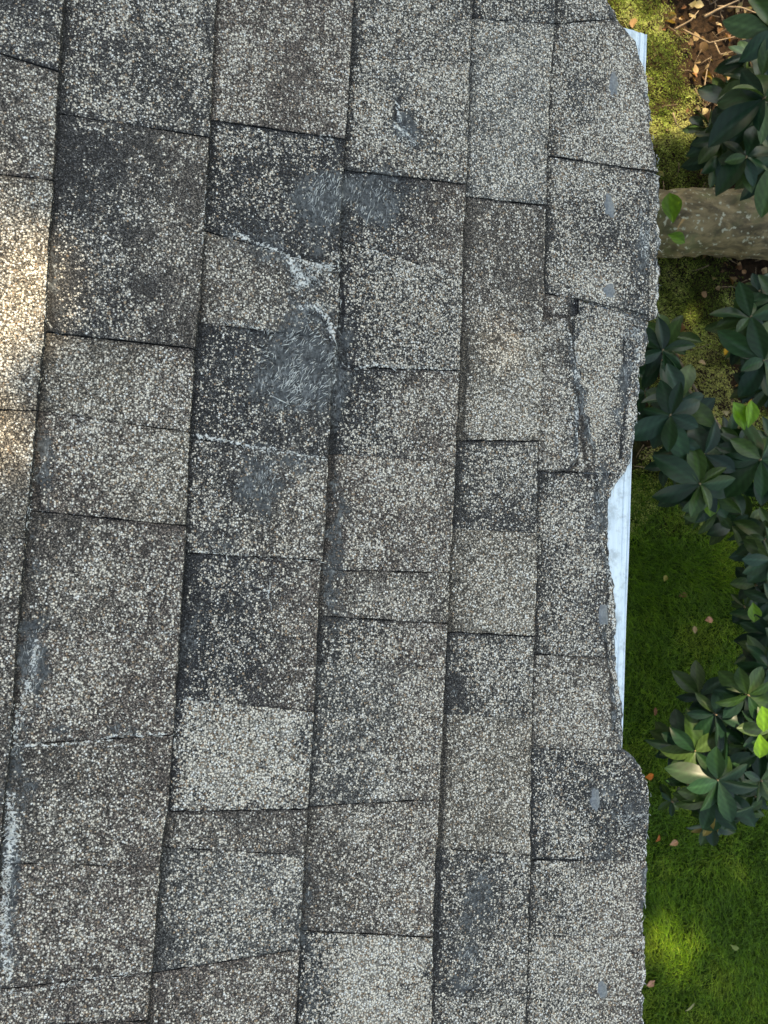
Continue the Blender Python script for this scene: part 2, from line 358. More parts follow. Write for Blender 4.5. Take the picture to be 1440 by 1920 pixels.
T4 = [((YA, YA, 0), (DG, .4, 1, .3)), ((-260, -250, 2), (DK, .40, 1.4, .4)), ((34, 51, 1.5), (PL, .46, 1.7, .1)), ((368, 389, 1.8), (BG, .26, .2, .3, BG)), ((622, 625, .3), (TN, .44, 1.1, .5)), ((826, 828, 2.4), (DG, .42, .2, .3)), ((990, 1000, .3), (TN, .44, 1.2, .1)),
      ((1184, 1192, 2.4), (DG, .32, .2, .4)), ((1338, 1345, .5), (TN, .42, .6, .4)), ((1590, 1600, .4), (DG, .38, .8, .4)), ((1850, 1856, 1), (DG, .48, .2, .4)), ((2120, 2124, 2), (BR, .4, 1, .3)), ((YB, YB, 0), None)]
T5 = [((YA, YA, 0), (DG, .45, 1, .1)), ((-240, -240, 1.5), (DG, .50, 1.5, .1)), ((47, 40, 1.2), (DG, .56, .8, .1, BG)), ((290, 327, 2.4), (DG, .50, 1.3, .3, DK)), ((546, 593, 3), None), ((883, 887, 2.2), (DG, .52, 0, .2, DG)), ((1226, 1232, 1.4), (BG, .50, .3, .3)),
      ((1402, 1405, .5), (DK, .48, 1.6, .2)), ((1612, 1610, .6), (DG, .52, 1.2, .2, BR)), ((1755, 1750, .4), (DG, .55, 1.2, .1, BR)), ((2060, 2060, 1.5), (BR, .5, .6, .2)), ((YB, YB, 0), None)]
def extra(seed):
    r = random.Random(seed); out = []; y = YA; 
    while y < YB-150:
        out.append(((y, y+r.uniform(-10, 20), r.choice([1, 2, 2.5])), (r.choice([DG, BG, BR, TN, GY]), r.uniform(.2, .5), r.uniform(0, 2), .3))); y += r.uniform(160, 420)
    out.append(((YB, YB, 0), None)); return out
# bald blobs: x, y, rx, ry, rot(deg), strength
BALD = [(605, 385, 62, 75, 0, 1.1), (700, 372, 70, 48, 10, 1.05), (560, 520, 60, 34, 20, .75), (555, 685, 88, 105, 15, 1.15), (450, 430, 75, 50, 20, .55), (495, 470, 70, 40, 10, .7), (430, 690, 50, 90, 0, .45), (590, 590, 40, 38, 0, .8), (640, 600, 12, 130, 0, .45),
        (490, 915, 46, 88, -8, .85), (400, 1010, 60, 30, 0, .5), (555, 870, 50, 26, 12, .75), (762, 245, 26, 46, -30, .95), (740, 165, 36, 26, 0, .55), (1090, 175, 34, 52, 0, .6), (1190, 470, 22, 75, 0, .8), (1135, 430, 40, 60, 0, .35), (1180, 650, 28, 90, 4, .75), (1150, 830, 26, 70, 12, .5),
        (1125, 960, 22, 60, 0, .8), (1075, 640, 8, 80, 0, .5), (1090, 790, 9, 95, -16, 1.15), (1128, 900, 12, 50, -10, .8), (1168, 720, 18, 120, 2, .9), (1070, 720, 5, 130, 0, .9), (1150, 1490, 75, 60, 20, .6), (1180, 1520, 50, 42, 0, .7), (1070, 1440, 60, 45, 0, .35), (1135, 1590, 26, 60, 10, .6), (900, 1700, 34, 90, 10, .72), (880, 1790, 40, 50, 0, .7), (855, 1850, 45, 22, 0, .7),
        (1075, 1090, 22, 40, 0, .3), (1110, 1140, 20, 40, 0, .5), (940, 965, 40, 28, 0, .4), (690, 965, 34, 24, 0, .35), (480, 1110, 70, 60, 0, .35), (370, 1180, 24, 120, 0, .55), (60, 1230, 26, 90, 0, .9), (40, 1440, 26, 120, 0, .7), (15, 1650, 26, 190, 0, .85), (60, 1830, 80, 16, -5, .55),
        (230, 1375, 50, 18, -8, .6), (100, 1370, 60, 14, 0, .6), (82, 860, 14, 110, 0, .75), (105, 560, 12, 90, 0, .6), (75, 1060, 18, 90, 0, .5), (600, 960, 10, 170, 0, .4), (632, 1030, 14, 190, 0, .75), (645, 740, 16, 90, 0, .7), (590, 1370, 12, 120, 0, .5), (575, 1720, 14, 130, 0, .6), (590, 1850, 28, 80, 0, .6),
        (1050, 40, 26, 30, 0, .6), (690, 40, 40, 35, 0, .4), (480, 620, 60, 14, 8, .7), (855, 1010, 9, 120, 0, .5), (845, 1260, 10, 70, 0, .5), (1000, 1500, 8, 130, 0, .4), (1070, 585, 25, 12, 0, .6), (340, 1330, 16, 50, 0, .5), (950, 1330, 50, 25, 0, .3), (1050, 1260, 50, 24, 0, .35), (700, 1190, 60, 26, 0, .3), (770, 440, 60, 40, 0, .25), (560, 1120, 30, 60, 0, -.2)]
CRUST = [  # polylines with half width px and strength
    ([(440, 440), (500, 466), (545, 485), (590, 500), (625, 505)], 5, .75), ([(545, 490), (560, 520), (575, 528), (560, 540)], 9, .8), ([(560, 580), (590, 575), (612, 600), (624, 640)], 6, .75), ([(410, 600), (470, 612), (515, 624)], 4, .5),
    ([(640, 455), (690, 468), (740, 487), (800, 505), (848, 520)], 3, .5), ([(640, 685), (660, 692), (700, 684), (760, 692), (850, 696)], 4, .55), ([(362, 815), (420, 826), (480, 842), (540, 850), (608, 862)], 5, .72), ([(350, 1032), (420, 1038), (500, 1046), (600, 1052)], 3.5, .45),
    ([(340, 1310), (400, 1316), (450, 1326)], 3, .55), ([(742, 195), (748, 225), (738, 238), (760, 255), (775, 270)], 4, .75), ([(28, 1395), (90, 1396), (160, 1390), (235, 1376), (310, 1374)], 4, .7), ([(0, 1860), (60, 1858), (110, 1845), (160, 1835), (240, 1822)], 4, .65),
    ([(634, 480), (634, 560), (628, 640), (624, 720)], 4, .5), ([(88, 480), (86, 600), (100, 622)], 4, .55), ([(62, 800), (58, 900), (56, 960), (52, 990)], 5, .55), ([(70, 1200), (60, 1270), (40, 1330), (25, 1395)], 8, .6), ([(18, 1490), (22, 1560), (14, 1620), (8, 1700), (10, 1780), (15, 1830)], 12, .7), ([(20, 1545), (26, 1575)], 14, .8),
    ([(330, 1370), (325, 1400)], 3, .7), ([(130, 780), (170, 792), (200, 797)], 3, .5), ([(1078, 640), (1088, 750), (1106, 830), (1118, 900)], 3, .6), ([(1070, 640), (1078, 760), (1076, 860)], 2.5, .45), ([(1195, 620), (1194, 760), (1182, 860)], 5, .5), ([(1150, 905), (1140, 1000), (1142, 1080), (1150, 1180), (1158, 1290), (1160, 1360)], 5, .6), ([(1215, 1465), (1210, 1520), (1206, 1600)], 3, .6), ([(1203, 1640), (1200, 1750), (1198, 1920)], 3, .45), ([(1190, 90), (1204, 150), (1212, 210), (1230, 320), (1232, 480), (1230, 590)], 3, .5), ([(1200, 440), (1205, 480)], 8, .5), ([(1160, 1530), (1195, 1528)], 6, .5), ([(615, 1210), (590, 1300)], 2, .3),
    ([(480, 1110), (503, 1105), (506, 1130)], 2.5, .6), ([(600, 262), (625, 265)], 5, .6), ([(390, 330), (382, 400), (380, 470)], 3, .45), ([(650, 330), (700, 322), (760, 326)], 5, .35), ([(230, 1180), (270, 1188), (325, 1184)], 3, .4)]
GROOVE = [([(1062, 562), (1063, 592)], 2.5), ([(1017, 590), (1062, 597)], 2), ([(1072, 600), (1076, 700), (1077, 800), (1074, 868), (1062, 882)], 3), ([(1064, 600), (1078, 700), (1090, 760), (1104, 820), (1113, 880), (1118, 960)], 3.5),
    ([(1213, 330), (1214, 480), (1213, 590)], 2.2), ([(644, 560), (638, 650), (632, 760), (624, 860), (618, 960)], 2.2), ([(875, 640), (870, 740), (866, 815), (884, 830)], 2.2), ([(836, 1330), (828, 1500), (822, 1650), (816, 1780)], 2), ([(93, 560), (96, 610), (112, 634)], 4),
    ([(70, 880), (72, 950), (92, 968)], 4), ([(640, 640), (648, 682), (668, 692)], 3.5), ([(744, 190), (740, 225), (752, 245), (768, 268), (775, 280)], 4), ([(575, 590), (600, 596), (614, 625), (618, 690), (622, 760)], 3.5), ([(470, 622), (520, 630)], 3), ([(1000, 1610), (1080, 1612)], 2), ([(1168, 640), (1172, 760), (1160, 860)], 3),
    ([(440, 436), (500, 462), (560, 488)], 2.5), ([(1080, 750), (1092, 830), (1100, 900)], 2.5), ([(1140, 1000), (1137, 1120), (1130, 1190), (1140, 1260), (1148, 1370)], 3)]
def grooves(px, py):
    g = np.zeros_like(px); qx = px+6*(fbm(px/12, py/12, 2)-.5); qy = py+6*(fbm(px/12+31, py/12+7, 2)-.5)
    for pl, hw in GROOVE:
        for (x0, y0), (x1, y1) in zip(pl[:-1], pl[1:]):
            ex, ey = x1-x0, y1-y0; tt = np.clip(((qx-x0)*ex+(qy-y0)*ey)/(ex*ex+ey*ey), 0, 1)
            g = np.maximum(g, sm(hw*1.6, hw*.3, np.hypot(qx-x0-tt*ex, qy-y0-tt*ey)))
    return g
HM = np.full((1400, 800), -1.0)
def wearmaps(px, py, L0, leftd):
    L = L0.copy(); bald = np.zeros_like(px); crust = np.zeros_like(px)
    wx = px+30*(fbm(px/16, py/16)-.5)+70*(fbm(px/60, py/60+4)-.5); wy = py+30*(fbm(px/16+50, py/16+9)-.5)+70*(fbm(px/60+9, py/60+40)-.5)
    for (x, y, rx, ry, r, s_) in BALD:
        c, s = math.cos(math.radians(r)), math.sin(math.radians(r)); dx, dy = wx-x, wy-y
        u = (dx*c+dy*s)/rx; v = (-dx*s+dy*c)/ry
        bald = np.maximum(bald, abs(s_)*np.exp(-(u*u+v*v)**1.3*.7)) if s_ > 0 else bald
    for pl, hw, s_ in CRUST:
        d = np.full_like(px, 1e9)
        qx = px+8*(fbm(px/9, py/9, 2)-.5); qy = py+8*(fbm(px/9+31, py/9+7, 2)-.5)
        for (x0, y0), (x1, y1) in zip(pl[:-1], pl[1:]):
            ex, ey = x1-x0, y1-y0; tt = np.clip(((qx-x0)*ex+(qy-y0)*ey)/(ex*ex+ey*ey), 0, 1)
            d = np.minimum(d, np.hypot(qx-x0-tt*ex, qy-y0-tt*ey))
        crust = np.maximum(crust, s_*sm(hw*1.7, hw*.2, d))
    return L, bald, crust
def patch(acc, cornerL, cornerR, xl, xr, tone, jt, jb, seed, n0=0.4, n1=5.4, gapL=10, wedge_edge=True):
    """one tab: cornerL=(y top,y bottom) at the left border, cornerR the same at the right"""
    r = random.Random(seed)
    c0, L_, lvl, dl = tone[:4]; c1 = tone[4] if len(tone) > 4 else c0
    hL = abs(cornerL[1]-cornerL[0]); wR = 260
    ylm = (cornerL[0]+cornerL[1])/2; wR = f(xr, ylm)-f(xl, ylm)
    na = max(8, int(wR/3.2)); nb = max(8, int(hL/3.2))
    av = np.linspace(0, 1, na); bv = np.linspace(0, 1, nb)
    g0, g1 = .05+.42*jt, .05+.42*jb
    aa, bb = np.meshgrid(av, bv, indexing='ij')
    yl = cornerL[0]+g0+(cornerL[1]-g1-cornerL[0]-g0)*bb; yr = cornerR[0]+g0+(cornerR[1]-g1-cornerR[0]-g0)*bb
    XL = f(xl, yl)-gapL; XR = f(xr, yr)+2.2*(fbm(yr/16+seed*3.1, yr*0+seed, 3)-.5)*2
    if gapL == 0 or xr is RE: XR = XR+13*(fbm(yr/32+seed, yr*0+3, 3)-.5)+3.5*(fbm(yr/6, yr*0+8, 2)-.5)
    # the rounded, rubbed lower left corner some tabs have
    px = XL+(XR-XL)*aa; py = yl+(yr-yl)*aa
    wob = 2.2*(fbm(px/24+seed, py*0+seed*1.7, 3)-.5)
    py = py+wob*2*(np.clip(1-bb*9, 0, 1)+np.clip(1-(1-bb)*9, 0, 1))
    s, t = st(px, py)
    low = fbm(px/170+seed*9, py/170, 3)-.5
    cur = r.uniform(0, 1.3)*np.clip(bb*3-2, 0, 1)**2*r.choice([0, 0, 1])+r.uniform(0, 1.5)*np.clip(aa*4-3, 0, 1)**2*r.choice([0, 1])
    nn = (n0+(n1-n0)*aa+lvl*np.clip(aa*6+.35, 0, 1)*.75+low*2.0+(fbm(px/30, py/30, 3)-.5)*.7+cur)
    gv = grooves(px, py); _, _, cr_ = wearmaps(px, py, px, None)
    nn = nn-.9*gv+1.0*cr_*fbm(px/5, py/5, 2)
    nn = np.maximum(nn, .2)*1e-3
    # round the rims a little
    ed = np.minimum(np.minimum(bb, 1-bb)*hL, (1-aa)*wR+0)
    nn = nn-.0007*np.exp(-ed/2.5)
    L0 = L_*.95+.04+.20*(fbm(px/45+seed, py/45, 4)-.5)*2+.25*(fbm(px/110+seed*5, py/110+3, 3)-.5)*2+.12*(fbm(px/14, py/60+seed, 3)-.5)*2
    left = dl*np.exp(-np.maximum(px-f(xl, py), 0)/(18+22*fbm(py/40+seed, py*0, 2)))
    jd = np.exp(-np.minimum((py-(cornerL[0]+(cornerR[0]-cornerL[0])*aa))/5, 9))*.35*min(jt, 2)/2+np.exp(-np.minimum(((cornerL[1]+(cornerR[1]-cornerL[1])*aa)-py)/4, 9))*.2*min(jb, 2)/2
    line = .95*np.exp(-np.maximum(px-f(xl, py)-1, 0)/(4+5*fbm(py/25, py*0+seed, 2)))*(gapL > 0)  # shade and crevice dirt below the upper butt edge, painted into the tab colour
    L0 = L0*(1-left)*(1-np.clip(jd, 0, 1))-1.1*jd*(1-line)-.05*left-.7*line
    L0 = L0-.9*gv
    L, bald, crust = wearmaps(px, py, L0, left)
    if xr is RE or gapL == 0: bald = np.maximum(bald, 1.1*np.exp(-np.maximum(f(xr, py)-px, 0)/12)*sm(.4, .62, fbm(px/20, py/26+5, 3))); crust = np.maximum(crust, .7*np.exp(-(np.maximum(f(xr, py)-px, 0)/4)**2)*sm(.35, .6, fbm(px/10, py/18+9, 3)))
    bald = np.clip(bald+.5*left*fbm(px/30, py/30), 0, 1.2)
    crust = crust*1.0
    mixf = sm(.35, .95, aa+.5*(fbm(px/60+seed*2, py/60)-.5))[..., None]
    col = np.array(c0)*(1-mixf)+np.array(c1)*mixf
    var = .72+.56*fbm(px/80+3*seed, py/80)
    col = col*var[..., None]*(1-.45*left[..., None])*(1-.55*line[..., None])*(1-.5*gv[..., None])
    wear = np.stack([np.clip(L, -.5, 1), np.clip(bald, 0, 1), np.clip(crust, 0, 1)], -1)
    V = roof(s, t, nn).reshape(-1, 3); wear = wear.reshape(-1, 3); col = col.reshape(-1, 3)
    i, j = np.meshgrid(np.arange(na-1), np.arange(nb-1), indexing='ij'); i = i.ravel(); j = j.ravel()
    Q = np.stack([i*nb+j, i*nb+j+1, (i+1)*nb+j+1, (i+1)*nb+j], 1)
    per = [k*nb for k in range(na)]+[(na-1)*nb+k for k in range(1, nb)]+[k*nb+nb-1 for k in range(na-2, -1, -1)]+[k for k in range(nb-2, 0, -1)]
    per = np.array(per); m = len(per); base = len(V)
    onR = (per >= (na-1)*nb).astype(float)
    sk = roof(s.ravel()[per]+.0022*onR, t.ravel()[per], np.full(m, -.0012))
    V = np.concatenate([V, V[per], sk]); 
    wk = wear[per]*np.array([.12, .3, .6])+np.array([0, .25, 0]); ck = np.tile(DK, (m, 1))*.6
    wear = np.concatenate([wear, wk, wk]); col = np.concatenate([col, ck, ck])
    k = np.arange(m); k2 = (k+1) % m
    SQ = np.stack([base+k, base+m+k, base+m+k2, base+k2], 1)
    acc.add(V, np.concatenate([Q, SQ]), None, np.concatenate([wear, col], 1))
    hi = np.clip((py.ravel()+1000)/3, 0, 1399).astype(int); hj = np.clip((px.ravel()+600)/3, 0, 799).astype(int)
    np.maximum.at(HM, (hi, hj), nn.ravel())
def course(name, parent, tabs, xl, xr, seed, **kw):
    acc = Acc()
    for k in range(len(tabs)-1):
        (a0, b0, j0), tone = tabs[k]; (a1, b1, j1), _ = tabs[k+1]
        if tone is None: continue
        patch(acc, (a0, a1), (b0, b1), xl, xr, tone, j0, j1, seed*31+k, **kw)
    return acc
def bacc(acc, name, parent):
    At = np.concatenate(acc.A); V = np.concatenate(acc.V); Q = np.concatenate(acc.Q)
    return mesh(name, V, Q, M_SH, parent, {'wear': At[:, :3], 'tint': At[:, 3:]})
# roof deck with plain shingle covering farther up, beyond the detailed courses
s0, _ = st(np.array([1085.]), np.array([960.])); sE = float(s0[0]); sTop = -3.2
LY = 5.0
def sheet(s0, s1, t0, t1, n0, n1):
    V = np.array([roof(np.array(s), np.array(t), np.array(n)) for s in (s0, s1) for t in (t0, t1) for n in (n0, n1)])
    return V, box(0, 1, 0, 1, 0, 1)[1]
V, Q = sheet(sTop, sE, -LY, LY, -.022, -.0025)
roof_o = mesh('roof', V, Q, M_SH, house, {'wear': np.tile([.05, .2, 0], (8, 1)), 'tint': np.tile(DG, (8, 1))}, smooth=False)
tabs_by = {'m3': extra(3), 'm2': extra(4), 'm1': extra(5), '0': T0, '1': T1, '2': T2, '3': T3, '4': T4, '5': T5}
order = [('0', Bm1, B0), ('1', B0, B1), ('2', B1, B2), ('3', B2, B3), ('4', B3, B4), ('5', B4, RE)]
for key, xl, xr in [('m3', Bm3, Bm2), ('m2', Bm2, Bm1)]+order:
    acc = course(key, None, tabs_by[key], xl, xr, {'m3': 11, 'm2': 12}.get(key, int(key) if key.isdigit() else 5))
    if key == '5':       # torn piece and the small lifted tab beside it
        patch(acc, (546, 883), (560, 887), B4, poly(500, 1062, 600, 1066, 650, 1072, 720, 1080, 790, 1098, 840, 1108, 886, 1115, 900, 1116), (BR, .40, -.4, .3, BG), 3, 2.2, 776)
        patch(acc, (598, 884), (604, 884), poly(500, 1018, 900, 1006), poly(500, 1058, 604, 1060, 700, 1074, 860, 1076, 874, 1072, 884, 1062), (BG, .50, 1.2, .2, DG), 1.5, 3, 777, n0=2.6, n1=6.0, gapL=0)
    bacc(acc, 'shingle_course', roof_o)
acc = Acc()
ss = [((YA, YA, 0), (DG, .5, 0, 0)), ((330, 330, 0), (DG, .55, .6, 0)), ((562, 602, .6), (DK, .78, 1.2, 0, DK)), ((886, 888, .6), (DG, .62, .5, 0, DK)), ((1232, 1232, 0), (DK, .6, .4, 0, DK)), ((1408, 1408, 0), (DG, .5, 0, 0)), ((YB, YB, 0), None)]
SL = poly(-600, 1080, 590, 1085, 600, 1052, 900, 1085, 2500, 1080)
for k in range(len(ss)-1):
    (a0, b0, j0), tone = ss[k]; (a1, b1, j1), _ = ss[k+1]
    patch(acc, (a0, a1), (b0, b1), SL, ST, tone, j0, j1, 900+k, n0=.4, n1=.9, gapL=0)
bacc(acc, 'starter_strip', roof_o)
# plain courses up to the ridge, beyond the frame, as overlapping strips
def upper():
    acc = Acc(); sL, _ = st(np.array([f(Bm3, 960)]), np.array([960.])); s = float(sL[0])+.004; e = .143
    r = random.Random(5)
    def strip(s0, s1, t0, t1, n0, n1, col, L):
        Vv = np.array([roof(np.array(a_), np.array(b_), np.array(c_)) for a_, b_, c_ in ((s0, t0, n0), (s1, t0, n1), (s1, t1, n1), (s0, t1, n0), (s0, t0, -.001), (s1, t0, -.001), (s1, t1, -.001), (s0, t1, -.001))])
        acc.add(Vv, np.array([(0, 1, 2, 3), (1, 5, 6, 2), (0, 4, 5, 1), (3, 2, 6, 7)]), None, np.tile(list((L, .05, 0))+list(col), (8, 1)))
    while s > sTop+.02:
        t = -LY
        while t < LY:
            w_ = min(r.uniform(.12, .3), LY-t); strip(s-e, s, t, t+w_-.001, .0006, .0046+r.uniform(0, .002), r.choice([DG, BG, BR, TN, GY]), r.uniform(.2, .45)); t += w_
        s -= e-.001
    # the same courses left and right of the detailed field
    tt0 = float(st(np.array([300.]), np.array([float(YB)]))[1][0]); tt1 = float(st(np.array([300.]), np.array([float(YA)]))[1][0])
    s = sL[0]; k = 0
    while s < sE+.03:
        for lo, hi in ((-LY, tt0-.03), (tt1+.03, LY)):
            t = lo
            while t < hi:
                w_ = min(r.uniform(.12, .3), hi-t); strip(s, min(s+e, sE+.05), t, t+w_-.001, .0006, .0046+r.uniform(0, .002), r.choice([DG, BG, BR, TN, GY]), r.uniform(.2, .45)); t += w_
        s += e-.001
    At = np.concatenate(acc.A)
    return mesh('upper_shingle_field', np.concatenate(acc.V), np.concatenate(acc.Q), M_SH, roof_o, {'wear': At[:, :3], 'tint': At[:, 3:]}, smooth=False)
upper()
def hn(px, py):
    i = np.clip((np.asarray(py)+1000)/3, 1, 1398).astype(int); j = np.clip((np.asarray(px)+600)/3, 1, 798).astype(int)
    v = HM[i, j]
    for di in (-1, 0, 1):
        for dj in (-1, 0, 1): v = np.maximum(v, HM[i+di, j+dj])
    return np.maximum(v, 0)
# sealant dabs
for (x, y, rx, ry, rot) in [(1148, 160, 9, 23, 0), (1140, 392, 10, 26, -8), (1140, 546, 11, 15, 0), (1127, 1152, 9, 24, 0), (1113, 1497, 9, 24, 0), (1126, 1853, 9, 17, -8)]:
    nr, na = 7, 28; V = [];
    sd_ = x*.37+y
    for i in range(nr):
        rr = i/(nr-1)
        for j in range(na):
            th = 2*math.pi*j/na; wobr = 1+1.0*(float(fbm(np.array([math.cos(th)*2.6+sd_]), np.array([math.sin(th)*2.6+sd_]), 4)[0])-.5)*(rr > 0)
            u, v = rx*rr*math.cos(th)*wobr, ry*rr*math.sin(th)*wobr
            c, s = math.cos(math.radians(rot)), math.sin(math.radians(rot)); qx, qy = x+u*c-v*s, y+u*s+v*c
            h = float(hn(x, y))+(.0009*(1-rr**2)-.0006*rr**4)
            s_, t_ = st(np.array(qx), np.array(qy)); V.append(roof(s_, t_, np.array(h)))
    Q = [(i*na+j, i*na+(j+1) % na, (i+1)*na+(j+1) % na, (i+1)*na+j) for i in range(nr-1) for j in range(na)]
    mesh('sealant_dab', np.array(V), np.array(Q), M_SEAL, roof_o)
# frayed fibres
def fibres():
    acc = Acc(); pts = []
    def strands(cx, cy, rx, ry, n, ang, spread, lo, hi):
        for _ in range(max(3, int(n/3.2))):
            r_ = math.sqrt(random.random()); th = random.uniform(0, 6.283); x0 = cx+rx*r_*math.cos(th); y0 = cy+ry*r_*math.sin(th); a0 = random.gauss(ang, spread*.7)
            for q in range(random.choice([1, 2, 3, 5, 8])):
                pts.append((x0+random.gauss(0, 5), y0+random.gauss(0, 5), math.radians(random.gauss(a0, 16)), random.uniform(lo, hi)*.42))
    strands(565, 690, 55, 85, 260, -40, 28, 8, 34); strands(605, 370, 40, 55, 110, -68, 22, 8, 30); strands(692, 385, 45, 40, 60, -70, 25, 8, 26); strands(500, 690, 50, 90, 70, -50, 50, 6, 24)
    strands(565, 518, 28, 28, 90, 30, 80, 6, 20); strands(595, 505, 34, 8, 50, 10, 60, 5, 16); strands(590, 590, 28, 22, 45, -20, 60, 6, 18); strands(490, 910, 32, 70, 60, -75, 30, 6, 20); strands(455, 430, 50, 25, 24, -70, 30, 5, 16)
    strands(1198, 460, 16, 60, 60, -78, 25, 6, 22); strands(1190, 650, 18, 70, 50, -80, 30, 6, 20); strands(1125, 940, 18, 40, 30, -60, 60, 5, 18); strands(765, 245, 18, 30, 36, 50, 50, 5, 16)
    strands(880, 1800, 30, 50, 36, -70, 25, 6, 20); strands(1175, 1535, 30, 16, 36, -20, 60, 5, 16); strands(18, 1560, 14, 28, 60, -60, 50, 6, 18); strands(14, 1700, 14, 110, 90, -80, 40, 6, 22); strands(60, 1240, 12, 70, 50, -75, 30, 6, 20); strands(35, 1370, 12, 50, 40, -70, 40, 5, 18)
    for pl, hw, s_ in CRUST:
        for (x0, y0), (x1, y1) in zip(pl[:-1], pl[1:]):
            d = math.hypot(x1-x0, y1-y0); a_ = math.degrees(math.atan2(y1-y0, x1-x0))
            for _ in range(int(d*s_/9)):
                q = random.random(); pts.append((x0+(x1-x0)*q+random.gauss(0, hw*.4), y0+(y1-y0)*q+random.gauss(0, hw*.4), math.radians(random.gauss(a_, 30)), random.uniform(4, 14)))
    pts.append((506, 742, math.radians(28), 40)); pts.append((503, 1112, math.radians(-80), 26)); pts.append((685, 425, math.radians(-75), 34))
    for (x, y, an, ln) in pts:
        k = 4; cur = random.uniform(-.6, .6); X = [x]; Y = [y]; aa_ = an
        for q in range(k-1):
            X.append(X[-1]+ln/(k-1)*math.cos(aa_)); Y.append(Y[-1]+ln/(k-1)*math.sin(aa_)); aa_ += cur/(k-1)
        X = np.array(X); Y = np.array(Y); h = hn(X, Y)+.0003+np.array([0, .0008, .0008, .0001])*random.random()
        s_, t_ = st(X, Y); Pp = roof(s_, t_, h); rad = random.uniform(.00012, .00042)*(1.3 if ln > 24 else 1)
        Vv, Qq, Tt = tube(Pp, rad*np.array([.6, 1, 1, .4]), 4); acc.add(Vv, Qq, Tt)
    o = acc.build('frayed_fibre', M_FIB, roof_o); o['kind'] = 'stuff'
fibres()
# drip edge: bent metal profile swept along the eave
def dripx(y): return 1212+(-.0347)*(y-100)
def drip(y0, y1, slant, off, nlo):
    prof = [(-90, 0), (-40, .0002), (-25, .0003), (-16, .0003), (-14, -.0004), (-12, .0004), (-5, .0002), (-3.5, -.0006), (-2, .0006), (0, .0004), (.8, -.0012), (.9, -.012), (.2, -.030), (-3, -.034)]
    ys = np.linspace(y0, y1, max(3, int(abs(y1-y0)/25))); V = []
    for y in ys:
        for (dx, dn) in prof:
            yy = y-(slant*(-dx)/70*22 if y == ys[0] else 0)
            s_, t_ = st(np.array(dripx(y)+dx+off), np.array(yy)); V.append(roof(s_, t_, np.array(dn+nlo+.0004*math.sin(y*.02+dx))))
    m = len(prof); Q = [(i*m+j, (i+1)*m+j, (i+1)*m+j+1, i*m+j+1) for i in range(len(ys)-1) for j in range(m-1)]
    o = mesh('drip_edge', np.array(V), np.array(Q), M_MET, house, smooth=False)
    md = o.modifiers.new('thick', 'SOLIDIFY'); md.thickness = .0006; md.offset = -1
    return o
drip(108, 2480, 0, 0, -.0010); drip(63, 114, 1, 1.5, -.0026)
# fascia, soffit, wall
sF = sE-.006; pE = roof(np.array(sF), np.array(0.), np.array(-.023)); xE = float(pE[0]); zE = float(pE[2])
V, Q = box(xE-.03, xE, -LY, LY, zE-.13, zE+.004); mesh('fascia', V, Q, M_WOOD, house, smooth=False)
V, Q = box(xE-.33, xE-.031, -LY, LY, zE-.125, zE-.110); mesh('soffit', V, Q, M_WOOD, house, smooth=False)
def wall():
    acc = Acc(); x1 = xE-.30; z = -.1
    while z < zE-.13:     # clapboards on the eave side
        hh = .11; zz = min(z+hh, zE-.126)
        acc.add(np.array([(x1+.012, -LY+.2, z), (x1+.012, LY-.2, z), (x1, LY-.2, zz), (x1, -LY+.2, zz), (x1-.01, -LY+.2, z), (x1-.01, LY-.2, z)]), np.array([(0, 1, 2, 3), (0, 4, 5, 1)])); z += hh
    xr_ = float(roof(np.array(sTop), np.array(0.), np.array(0.))[0]); zr = float(roof(np.array(sTop), np.array(0.), np.array(-.03))[2])
    for y in (-LY+.2, LY-.2):
        acc.add(np.array([(x1-.005, y, -.1), (x1-.005, y, zE-.02), (xr_, y, zr), (xr_-3.2, y, zE-.02), (xr_-3.2, y, -.1)]), None, np.array([(0, 1, 2), (0, 2, 4), (2, 3, 4)]))
    acc.add(np.array([(xr_-3.2, -LY+.2, -.1), (xr_-3.2, LY-.2, -.1), (xr_-3.2, LY-.2, zE-.02), (xr_-3.2, -LY+.2, zE-.02)]), np.array([(0, 1, 2, 3)]))
    acc.build('wall', M_WALL, house, smooth=False)
    V = np.array([(xr_+.01, -LY, zr+.032), (xr_+.01, LY, zr+.032), (xr_-3.4, LY, zE-.02), (xr_-3.4, -LY, zE-.02)])
    mesh('rear_roof_slope', V, np.array([(0, 1, 2, 3)]), M_SH, house, {'wear': np.tile([.3, .05, 0], (4, 1)), 'tint': np.tile(BG, (4, 1))}, smooth=False)
wall()

